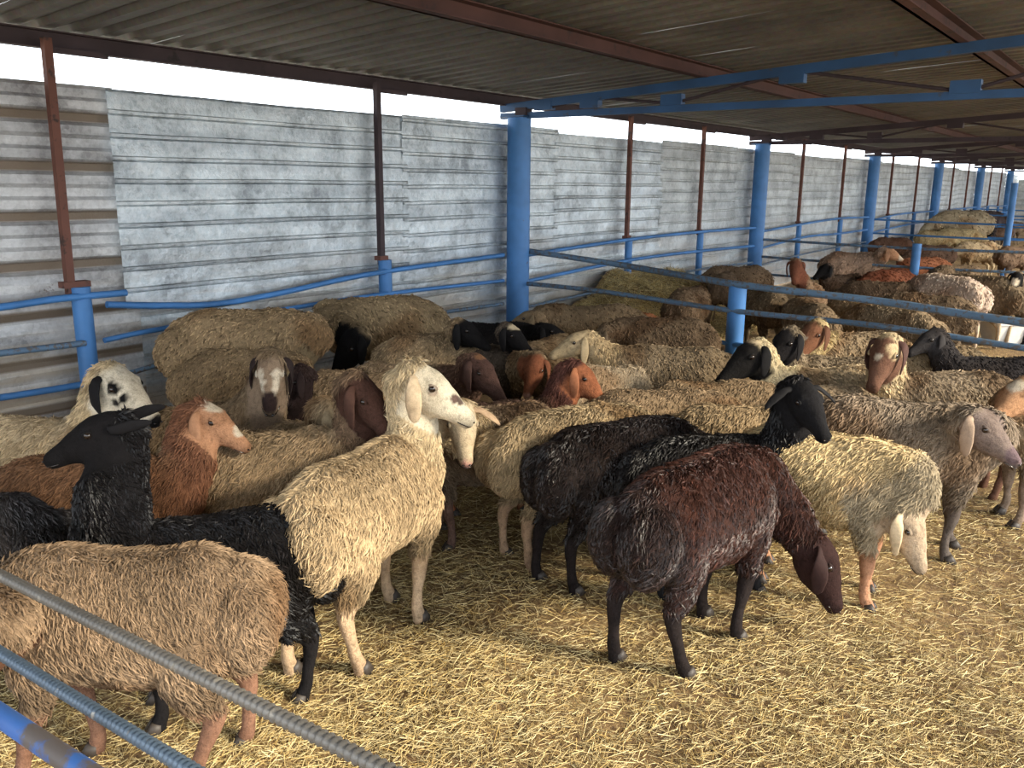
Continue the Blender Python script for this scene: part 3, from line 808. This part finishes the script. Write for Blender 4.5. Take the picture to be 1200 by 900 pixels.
            eo = mesh('ear', v, fq, M_SKIN, root, True)
            ca = eo.data.color_attributes.new('Col', 'FLOAT_COLOR', 'POINT')
            cc = np.ones((len(v), 4), np.float32); cc[:, :3] = np.array(earcol)[None] * rng.uniform(.85, 1.05, (len(v), 1)); ca.data.foreach_set('color', cc.ravel())
            if D < 9:
                c = poll + hdl * 0.315 * hl + sd * s_ * 0.0585 * hs + hu * 0.021 * hs
                v, f = uv_ball((0, 0, 0), (0.0135 * hs,) * 3, 12, 8); v = np.array(v) + c[None]
                mesh('eye', v, f, M_EYE, root, True)
                c2 = c + hu * 0.006 * hs
                v, f = uv_ball((0, 0, 0), (1, 1, 1), 12, 8); v = np.array(v)
                v = c2[None] + v[:, :1] * hdl[None] * 0.019 * hs + v[:, 1:2] * sd[None] * 0.009 * hs + v[:, 2:3] * hu[None] * 0.010 * hs
                lo = mesh('eyelid', v, f, M_SKIN, root, True)
                ca = lo.data.color_attributes.new('Col', 'FLOAT_COLOR', 'POINT'); cc = np.ones((len(v), 4), np.float32); cc[:, :3] = np.array(lid)[None] * 0.7; ca.data.foreach_set('color', cc.ravel())
    if D < 5:
        for s_ in (-1, 1):
            c = poll + hdl * 1.0 * hl + sd * s_ * 0.014 * hs + hu * (-0.010) * hs
            v, f = uv_ball((0, 0, 0), (1, 1, 1), 8, 6); v = np.array(v)
            v = c[None] + v[:, :1] * hdl[None] * 0.006 + v[:, 1:2] * sd[None] * 0.0065 + v[:, 2:3] * (hu + sd * s_ * 0.5)[None] * 0.0042
            mesh('nostril', v, f, M_EYE, root, True)
        mp_ = []
        for q_ in np.linspace(-1, 1, 15):
            an = q_ * 1.45
            ss_ = 0.78 + 0.215 * math.cos(an) / 1.0 if abs(q_) < 2 else 0
            wv = 0.0335 * abs(math.sin(an)) ** 0.8 * (1 + 0.25 * (0.99 - ss_) / 0.2)
            mp_.append(poll + hdl * (ss_ + 0.012) * hl + sd * math.copysign(wv, an) * hs - hu * (0.030 + 0.004 * abs(q_)) * hs)
        v, f = loft(mp_, [0.0022 * hs] * 15, [0.0022 * hs] * 15, hu, 6)
        mesh('mouth', np.array(v), f, M_EYE, root, True)
        for (fx, fy, fz), s_, fr in legs:
            for t_ in (-1, 1):
                path = [(fx - 0.004, fy + t_ * 0.015, 0.045), (fx + 0.004, fy + t_ * 0.017, 0.026), (fx + 0.014, fy + t_ * 0.018, 0.002)]
                v, f = loft(path, [.012, .015, .0155], [.020, .024, .030], (0, 1, 0), 10)
                mesh('hoof_claw', np.array(v), f, M_HOOF, root, True)
    # wool locks
    nl = int(np.clip(17500 * (2.8 / D) ** 2.2 * lock, 400, 16000))
    v0, v1, v2 = co2[tr_[:, 0]], co2[tr_[:, 1]], co2[tr_[:, 2]]
    ar = np.linalg.norm(np.cross(v1 - v0, v2 - v0), axis=1) * (1 - skin[tr_].mean(1)).clip(0, 1) ** 1.5
    ar[skin[tr_].mean(1) > 0.6] = 0
    # thin out the side that only the wall or the next sheep could see
    cl_ = np.array(inv @ CAM); vw = cl_[None] - co2[tr_[:, 0]]; vw /= np.linalg.norm(vw, axis=1)[:, None]
    ar *= np.where((nr[tr_[:, 0]] * vw).sum(1) < -0.3, 0.06, 1.0)
    ar = ar / ar.sum(); pick = rng.choice(len(tr_), nl, p=ar)
    bc = rng.dirichlet((1, 1, 1), nl)
    Pp = (co2[tr_[pick]] * bc[..., None]).sum(1); Nn = (nr[tr_[pick]] * bc[..., None]).sum(1); Nn /= np.linalg.norm(Nn, axis=1)[:, None] + 1e-9
    Cc = (colr[tr_[pick]] * bc[..., None]).sum(1)
    flow = np.tile(np.array([-0.45, 0, -0.75]), (nl, 1)) + rng.normal(0, 0.33, (nl, 3))
    # on the back the wool parts to both sides
    flow[:, 1] += np.sign(Pp[:, 1]) * 0.5 * np.clip(Nn[:, 2], 0, 1)
    flow -= Nn * (flow * Nn).sum(1)[:, None]; flow /= np.linalg.norm(flow, axis=1)[:, None] + 1e-9
    lift = rng.uniform(0.18, 0.6, nl)[:, None] if not wet else rng.uniform(0.12, 0.4, nl)[:, None]
    Dd = flow + Nn * lift; Dd /= np.linalg.norm(Dd, axis=1)[:, None]
    Ss = np.cross(Dd, Nn); Ss /= np.linalg.norm(Ss, axis=1)[:, None] + 1e-9
    Uu = np.cross(Ss, Dd)
    far = float(np.clip((D / 2.9) ** 0.75, 1, 3.2))
    L = (rng.uniform(0.018, 0.044, nl) if D < 4.2 else rng.uniform(0.012, 0.032, nl))[:, None] * (1.0 + 0.3 * (far - 1)); wd = rng.uniform(0.0017, 0.0040, nl)[:, None] * far * (1.35 if wet else 1)
    Pp = Pp - Nn * 0.004
    m1 = Pp + Dd * L * 0.55; tip = Pp + Dd * L + flow * L * 0.12 - Nn * L * 0.12
    LV = np.stack([Pp - Ss * wd, Pp + Ss * wd, Pp + Uu * wd * 0.8, m1 - Ss * wd * 0.85, m1 + Ss * wd * 0.85, m1 + Uu * wd * 0.9, tip], 1)
    bf = np.array([(1, 2, 5), (1, 5, 4), (2, 0, 3), (2, 3, 5), (4, 5, 6), (5, 3, 6)])
    LF = (np.arange(nl)[:, None, None] * 7 + bf[None]).reshape(-1, 3)
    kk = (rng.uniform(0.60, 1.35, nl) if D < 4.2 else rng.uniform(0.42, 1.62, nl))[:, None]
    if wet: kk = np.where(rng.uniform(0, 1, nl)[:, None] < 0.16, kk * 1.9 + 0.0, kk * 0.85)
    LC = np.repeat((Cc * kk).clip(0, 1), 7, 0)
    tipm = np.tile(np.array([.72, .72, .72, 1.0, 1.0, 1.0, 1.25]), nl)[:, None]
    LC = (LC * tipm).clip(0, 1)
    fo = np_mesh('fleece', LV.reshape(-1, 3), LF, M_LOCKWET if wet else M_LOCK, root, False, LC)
    fo['kind'] = 'stuff'
    return root

# ------------------------------------------------------------------ the flock (front pen)
G = None
# -- front row
sheep(1, 140, 627, 184, (0.29, 0.205, 0.125), 'grey-brown sheep in the left foreground behind the two ribbed bars, reddish legs', face=(0.20, 0.10, 0.06), leg=(0.26, 0.135, 0.085), z0=0.74, head=(-30, 765, 188, 50), feet=[(.1, 0), (-.06, 0), (.09, 0), (-.03, 0)], lock=1.1, long=1.0)
sheep(2, -60, 572, 178, (0.035, 0.032, 0.032), 'dark grey sheep cut off by the left edge, rump of wet clumped wool', face=BLACK, leg=BLACK, z0=0.70, wet=True)
sheep(3, 250, 590, 202, BLACK, 'black sheep at the left, head raised and turned left, one ear out level', face=(0.011, 0.0095, 0.01), z0=0.70, head=(103, 515, 190, 22), ears='back', wet=True, back=0.1, neckw=1.1, feet=[(0, 0), (0, 0), (.0, 0), (-.05, 0)])
sheep(4, 100, 527, 4, (0.20, 0.11, 0.06), 'rusty brown sheep behind the raised black one, orange and white face to the right', face=(0.52, 0.27, 0.15), z0=0.72, head=(258, 500, -4, 34), hs=0.95, spots=[(0.15, 0, .05, .05, WHITE), (0.7, 0, .03, .03, WHITE)], neckcol=(0.20, 0.09, 0.05))
sheep(5, 5, 482, 2, (0.50, 0.40, 0.25), 'cream sheep by the tan sheet, white head with black eye patches and muzzle', face=(0.78, 0.68, 0.52), earcol=BLACK, z0=0.76, head=(152, 463, -25, 30), hs=1.15, spots=[(0.30, -.05, .02, .034, BLACK), (0.30, .05, .02, .034, BLACK), (0.98, 0, -.02, .042, BLACK), (.5, -.045, .01, .018, BLACK), (.55, -.03, -.03, .014, BLACK), (.42, -.055, -.02, .016, BLACK)], neckw=1.2, neckcol=(0.58, 0.44, 0.26))
sheep(6, 205, 468, 2, (0.26, 0.19, 0.115), 'brown-grey sheep facing the camera, dark nose under two white brow streaks', face=(0.30, 0.21, 0.14), earcol=(0.035, 0.022, 0.02), z0=0.74, head=(317, 447, -84, 58), spots=[(0.36, -.036, .05, .028, WHITE), (0.36, .036, .05, .028, WHITE), (0.50, -.034, .045, .022, WHITE), (0.50, .034, .045, .022, WHITE), (0.62, -.034, .03, .017, WHITE), (0.62, .034, .03, .017, WHITE), (0.82, 0, .02, .055, (0.035, 0.02, 0.018))], neckw=1.15)
sheep(7, 288, 360, 8, TAN, 'tan sheep raised highest against the metal wall at the left', z0=0.84, head=(352, 432, -10, 60), lock=.8, fat=1.25)
sheep(8, 286, 408, 6, (0.33, 0.235, 0.13), 'tan sheep with a round fat rump, below the highest one at the wall', z0=0.72, head=(345, 452, 0, 50), lock=.8, fat=1.3)
sheep(9, 400, 462, 186, (0.045, 0.028, 0.024), 'dark brown sheep with its head down between tan backs at the left', z0=0.60, head=(345, 452, 200, 60), face=(0.04, 0.024, 0.022))
sheep(10, 446, 343, 192, (0.36, 0.27, 0.155), 'tan sheep with black head lowered, rump to the right below a wall stud', face=BLACK, z0=0.78, head=(406, 415, 215, 52, -0.40), lock=.8, back=0.15, hs=1.2, neckw=1.1)
sheep(11, 500, 386, 20, (0.36, 0.27, 0.16), 'pale tan sheep stretching its neck right to a black head', face=BLACK, z0=0.74, head=(552, 392, -10, 30), hs=1.05, long=.85)
sheep(12, 575, 374, 8, BLACK, 'black sheep lying dark against the foot of the nearest blue column', z0=0.68, head=(650, 391, -5, 15), hs=1.1)
sheep(13, 560, 398, -15, (0.10, 0.08, 0.06), 'dark sheep with a white crown, right of the column foot shadow', face=BLACK, z0=0.66, head=(606, 398, -25, 35), spots=[(0.15, 0, .06, .055, (0.62, 0.5, 0.33))], hs=1.1)
sheep(14, 690, 352, 176, (0.27, 0.195, 0.115), 'long brown-tan back right behind the flock, just right of the blue column', z0=0.76, head=(612, 376, 172, 20), long=1.25, lock=.8)
sheep(15, 778, 366, 172, (0.24, 0.17, 0.105), 'brown-tan sheep whose back runs right to the foot of the fence post', z0=0.74, lock=.8, head=(700, 400, 180, 50))
sheep(16, 790, 402, 172, (0.33, 0.255, 0.16), 'grey-tan sheep with a long cream neck and cream head pointing left', face=(0.60, 0.45, 0.26), z0=0.74, head=(668, 405, 184, 24), neckcol=(0.58, 0.42, 0.23), back=0.1, lock=.9)
sheep(17, 720, 420, 20, (0.50, 0.41, 0.28), 'light curly-rumped sheep between the red heads and the cream neck', z0=0.66)
sheep(18, 478, 420, -2, (0.25, 0.185, 0.115), 'grey-brown sheep with a dark brown head topped with straw', face=(0.085, 0.045, 0.035), z0=0.72, head=(570, 443, -30, 42), back=0.1, spots=[(0.05, 0, .07, .04, (0.24, 0.12, 0.06))], hs=1.15, neckcol=(0.14, .08, .055))
sheep(19, 640, 392, 235, (0.30, 0.22, 0.13), 'tan sheep whose red-brown face looks down at the camera, pale muzzle', face=(0.28, 0.10, 0.05), z0=0.70, head=(624, 440, 245, 46, -0.2), spots=[(0.98, 0, -.01, .035, (0.50, 0.28, 0.20))], back=0.1, hs=1.1)
sheep(20, 575, 462, 12, (0.12, 0.075, 0.055), 'dark brown sheep with a bright red-brown head and wide hanging ear', face=(0.36, 0.13, 0.06), z0=0.66, head=(688, 449, -12, 44), earcol=(0.42, 0.16, 0.075), hs=1.12, neckcol=(0.10, 0.04, 0.03))
sheep(38, 425, 428, 8, (0.29, 0.21, 0.125), 'grey-brown curly back behind the white-faced sheep and the brown head', z0=0.73, head=(520, 470, 0, 45))
sheep(39, 300, 487, 4, (0.37, 0.28, 0.17), 'pale sliver of a tan back between two brown sheep', z0=0.68, head=(400, 500, 0, 50))
sheep(36, 310, 500, 10, (0.38, 0.28, 0.165), 'light brown sheep with a chocolate brown head hanging right', face=(0.085, 0.04, 0.028), z0=0.74, head=(436, 477, -24, 50), back=0.1, hs=0.98, neckcol=(0.20, 0.13, 0.08), lock=1.0, long=1.1)
sheep(22, 572, 466, 184, (0.24, 0.18, 0.12), 'grey-brown sheep with a narrow cream face turned to the camera, ears out', face=(0.66, 0.52, 0.34), leg=(0.17, 0.10, 0.075), z0=0.72, head=(543, 507, -80, 40, -0.28), hs=1.1, ears='out', spots=[(1.0, 0, -.02, .03, (0.55, 0.30, 0.24))], neckcol=(0.60, 0.46, 0.28), earcol=(0.58, 0.40, 0.25), back=0.1)
sheep(21, 672, 470, 28, (0.40, 0.31, 0.18), 'tan-grey sheep with its rump to the camera and pale hind legs, at the centre', leg=(0.40, 0.26, 0.16), z0=0.74, fat=1.3, feet=[(0, 0), (0, 0), (-.05, 0), (-.02, 0)])
sheep(23, 770, 447, 6, (0.29, 0.21, 0.125), 'brown-tan back behind the wet black sheep at the centre', z0=0.72)
sheep(40, 424, 521, 64, (0.50, 0.38, 0.22), 'cream-white sheep standing at centre left, white freckled face in profile', face=(0.80, 0.70, 0.52), leg=(0.60, 0.42, 0.26), z0=0.78, head=(512, 462, 2, 34), spots=[(0.62, -.03, .03, .02, (0.16, 0.10, 0.08)), (0.72, -.02, .035, .018, (0.13, 0.09, 0.07)), (0.36, -.06, 0.01, .020, (0.56, 0.44, 0.33)), (0.80, 0, .04, .018, (0.2, 0.13, 0.1))], hs=1.12, neckcol=(0.62, 0.48, 0.29), earcol=(0.74, 0.56, 0.36), feet=[(.05, 0), (-.04, 0), (-.06, 0), (.05, .01)], lock=1.0)
sheep(24, 722, 487, 30, (0.018, 0.013, 0.012), 'wet black sheep at the centre, pale flecks in its curls', z0=0.73, wet=True, feet=[(0, 0), (0, 0), (-.09, 0), (-.02, 0)])
sheep(42, 835, 440, 4, (0.30, 0.22, 0.13), 'tan back below the black and cream head, dark line of shade before it', z0=0.70)
sheep(43, 872, 466, 4, (0.36, 0.27, 0.155), 'light tan back directly behind the raised black head', z0=0.70)
sheep(25, 832, 500, 12, BLACK, 'black sheep with raised head facing the camera, ear out to the right', z0=0.72, head=(950, 480, -72, 36), ears='out', face=(0.012, 0.011, 0.012), hs=1.02, wet=True, back=0.1, feet=[(.02, 0), (0, 0), (-.02, 0), (.04, 0)])
sheep(26, 822, 531, 42, (0.052, 0.023, 0.017), 'big dark chocolate sheep in front, head lowered to the straw at right', face=(0.032, 0.014, 0.012), leg=(0.020, 0.014, 0.013), z0=0.77, head=(964, 668, -8, 62, 0.1), wet=True, hs=1.12, back=0.1, bodyspots=[(-.42, 0, .5, .26, (0.024, 0.014, 0.012)), (.0, 0, .33, .16, (0.06, 0.05, 0.045))], feet=[(-.02, 0), (-.08, 0), (-.04, .01), (.06, .02)], lock=1.15, fat=1.15)
sheep(27, 972, 499, -36, (0.66, 0.51, 0.27), 'cream-yellow sheep grazing at the right, face buried beside a pale ear', face=(0.50, 0.38, 0.26), leg=(0.50, 0.26, 0.15), z0=0.73, head=(1068, 628, -45, 62), earcol=(0.78, 0.60, 0.38), hs=1.0, neckcol=(0.36, 0.29, 0.19))
sheep(28, 1058, 466, -14, (0.36, 0.29, 0.21), 'long grey-beige sheep at the right, dusky face with pink-grey muzzle', face=(0.22, 0.165, 0.14), leg=(0.13, 0.105, 0.09), z0=0.76, head=(1160, 510, -38, 36), earcol=(0.40, 0.29, 0.21), spots=[(0.85, 0, 0, .05, (0.16, 0.11, 0.115))], hs=1.05, long=1.12)
sheep(34, 1262, 452, 176, (0.40, 0.31, 0.20), 'sheep cut off by the right edge with an orange-brown and white face', face=(0.55, 0.30, 0.16), leg=(0.3, 0.22, 0.16), z0=0.74, head=(1188, 468, 200, 30), spots=[(0.3, 0, .05, .05, WHITE)], hs=1.1)
sheep(29, 1120, 425, 178, (0.35, 0.28, 0.19), 'grey-cream sheep with brown blazed face turned left, cream behind its cheek', face=(0.17, 0.085, 0.055), z0=0.76, head=(1033, 424, 226, 50), spots=[(0.25, .05, .03, .05, (0.62, 0.47, 0.28)), (0.45, 0, .06, .022, WHITE)], hs=1.15, neckcol=(0.58, 0.45, 0.27), earcol=(0.10, 0.05, 0.04))
sheep(30, 1100, 402, 175, (0.37, 0.28, 0.165), 'tan-backed sheep under the lower fence rail, right of the brown blazed face', z0=0.70)
sheep(31, 1005, 382, 178, (0.33, 0.255, 0.16), 'sheep at the fence with red-brown face and bright cream neck, eyeing left', face=(0.27, 0.12, 0.065), z0=0.74, head=(948, 398, 215, 42), neckcol=(0.66, 0.50, 0.26), spots=[(0.55, 0, .05, .02, WHITE)], hs=1.15, earcol=(0.18, 0.08, 0.045))
sheep(32, 985, 412, 176, (0.30, 0.24, 0.16), 'sheep with black head turned left just below the red-brown and cream one', face=(0.014, 0.012, 0.013), z0=0.70, head=(915, 408, 210, 40), hs=1.15)
sheep(33, 975, 424, 176, (0.42, 0.34, 0.22), 'cream-grey sheep with black and white head turned left, long black ear', face=(0.014, 0.012, 0.011), z0=0.72, head=(870, 424, 196, 34), neckcol=(0.70, 0.56, 0.34), earcol=BLACK, hs=1.3, spots=[(0.05, 0, .05, .05, (0.64, 0.5, 0.32))])
sheep(35, 1180, 413, 178, (0.045, 0.04, 0.04), 'black sheep at the right edge under the lower rail, head down left', z0=0.68, head=(1083, 402, 190, 28))
sheep(44, 960, 445, 178, (0.33, 0.26, 0.17), 'greyish back between the black and white head and the raised black head', z0=0.68)

# ------------------------------------------------------------------ second pen, beyond the thick post
sheep(50, 808, 334, 60, (0.24, 0.165, 0.10), 'brown sheep just left of the thick fence post, second pen', z0=0.74, head=(740, 358, 190, 40) and None)
sheep(51, 735, 362, 184, (0.36, 0.15, 0.07), 'rusty sheep half hidden behind the lower fence rail, second pen', z0=0.62)
sheep(52, 868, 308, 184, (0.26, 0.18, 0.11), 'brown-tan sheep under the second column foot, second pen', z0=0.74, face=BLACK)
sheep(53, 900, 333, 95, (0.27, 0.20, 0.12), 'grey-tan sheep just right of the thick fence post, second pen', z0=0.74)
sheep(54, 952, 330, 250, (0.30, 0.20, 0.12), 'sheep with red-brown head lifted above the top rail, second pen', face=(0.22, 0.08, 0.045), z0=0.70, head=(932, 318, 250, 45), hs=1.15)
sheep(55, 990, 318, 200, (0.10, 0.07, 0.05), 'dark sheep with round black head above the top rail, second pen', face=BLACK, z0=0.64, head=(963, 318, 200, 30), hs=1.15)
sheep(56, 1000, 293, 4, (0.34, 0.24, 0.17), 'pinkish grey sheep against the column, orange and white face right', face=(0.60, 0.32, 0.18), z0=0.80, head=(1046, 298, -10, 25), spots=[(0.8, 0, 0, .05, WHITE)], hs=1.1)
sheep(57, 950, 348, 95, (0.26, 0.19, 0.115), 'curly grey-tan rump between the two rails, below the red-brown head', z0=0.72)
sheep(58, 1010, 350, 110, (0.33, 0.24, 0.14), 'tan round-rumped sheep between the rails, middle of second pen', z0=0.68, fat=1.3)
sheep(59, 1035, 326, 150, (0.20, 0.14, 0.09), 'dark brown back behind the top rail, middle of second pen', z0=0.70)
sheep(60, 1052, 357, 120, (0.38, 0.29, 0.18), 'light curly-rumped sheep between the rails, right of the tan round rump', z0=0.72, fat=1.3)
sheep(61, 1090, 342, 150, (0.22, 0.16, 0.10), 'brown sheep seen from the side under the white rump, second pen', z0=0.74)
sheep(62, 1113, 320, 112, (0.72, 0.58, 0.46), 'bright white rumped sheep in the second pen', z0=0.80, fat=1.3, leg=(0.7, 0.55, 0.4))
sheep(63, 1152, 320, 118, (0.25, 0.19, 0.12), 'brown-grey sheep with full round rump and pale legs, right of the white one', z0=0.80, fat=1.4, leg=(0.55, 0.42, 0.28))
sheep(64, 1232, 326, 178, (0.30, 0.24, 0.17), 'sheep at the right edge with black and white face, second pen', face=BLACK, z0=0.76, head=(1190, 330, 230, 35), spots=[(0.6, 0, .03, .05, WHITE)])
sheep(65, 1045, 312, 200, (0.24, 0.085, 0.045), 'rusty red sheep behind the pinkish grey one, second pen', z0=0.72)
sheep(66, 1085, 300, 190, (0.30, 0.12, 0.06), 'orange-brown sheep beyond the slim blue post, second pen', z0=0.72)
sheep(67, 1120, 308, 10, (0.22, 0.16, 0.10), 'brown sheep right behind the white rump, second pen', z0=0.68)
sheep(68, 850, 318, 70, (0.20, 0.14, 0.09), 'dark brown back behind the top rail, left of the thick post', z0=0.70, face=BLACK)
# ------------------------------------------------------------------ farther pens
sheep(70, 1122, 266, 4, (0.62, 0.50, 0.27), 'long cream sheep standing side-on in the third pen', z0=0.78, long=1.2, fat=1.1)
sheep(71, 1148, 281, 184, (0.60, 0.47, 0.29), 'cream rumped sheep below the long cream one, third pen', z0=0.74, fat=1.3)
sheep(72, 1095, 268, 0, (0.48, 0.38, 0.20), 'olive-cream sheep left of the long cream one, third pen', z0=0.74)
sheep(73, 1135, 252, 184, BLACK, 'black sheep behind the long cream one, third pen', z0=0.84)
sheep(74, 1170, 262, 184, (0.16, 0.11, 0.08), 'dark brown sheep right of the black one, third pen', z0=0.74)
sheep(75, 1045, 277, 4, (0.18, 0.10, 0.065), 'dark red-brown sheep by the third column foot', z0=0.74)
sheep(76, 1095, 284, 184, (0.16, 0.10, 0.07), 'dark sheep under the long cream one, third pen', z0=0.72)
sheep(77, 1195, 285, 10, (0.22, 0.15, 0.10), 'brown sheep at the right edge, third pen', z0=0.74)
sheep(78, 1132, 245, 184, (0.55, 0.46, 0.30), 'small distant cream sheep, fourth pen', z0=0.80)
sheep(79, 1150, 246, 4, (0.10, 0.08, 0.08), 'small distant dark sheep, fourth pen', z0=0.78)
sheep(80, 1185, 258, 4, (0.35, 0.27, 0.18), 'small distant tan sheep by the slim post, fourth pen', z0=0.74)

# ------------------------------------------------------------------ white trough on the floor of the second pen
def trough():
    p = at(1192, 390, 0.14)
    t = empty('feed_trough', (p.x, p.y, 0.0), YAW + 0.1)
    tag(t, 'white plastic feed trough standing in the second pen at the right edge', 'trough')
    L, Wt, Wb, h, th = 0.75, 0.34, 0.20, 0.26, 0.012
    def ring(wx, wy, z): return [(-wx, -wy, z), (wx, -wy, z), (wx, wy, z), (-wx, wy, z)]
    V = ring(L / 2 - .08, Wb / 2, 0.0) + ring(L / 2, Wt / 2, h) + ring(L / 2 - th, Wt / 2 - th, h) + ring(L / 2 - .08 - th, Wb / 2 - th, 0.015)
    F = [(3, 2, 1, 0), (12, 13, 14, 15)]
    for a, b in ((0, 4), (4, 8), (8, 12)):
        for i in range(4): F.append((a + i, a + (i + 1) % 4, b + (i + 1) % 4, b + i))
    mesh('trough_shell', V, F, M_WHITE, t)
    mb = MB()
    for s_ in (-1, 1): mb.box((0, s_ * Wt / 2, h), (L + 0.02, 0.03, 0.02)); mb.box((s_ * L / 2, 0, h), (0.03, Wt, 0.02))
    mb.build('rim', M_WHITE, t)
trough()
print('HEADS', [q for q in SHEEP_LOG if q[1] > 0.42 or q[1] < 0.2])
print('TRIS', sum(len(o.data.loops) - 2 * len(o.data.polygons) for o in bpy.data.objects if o.type == 'MESH'))
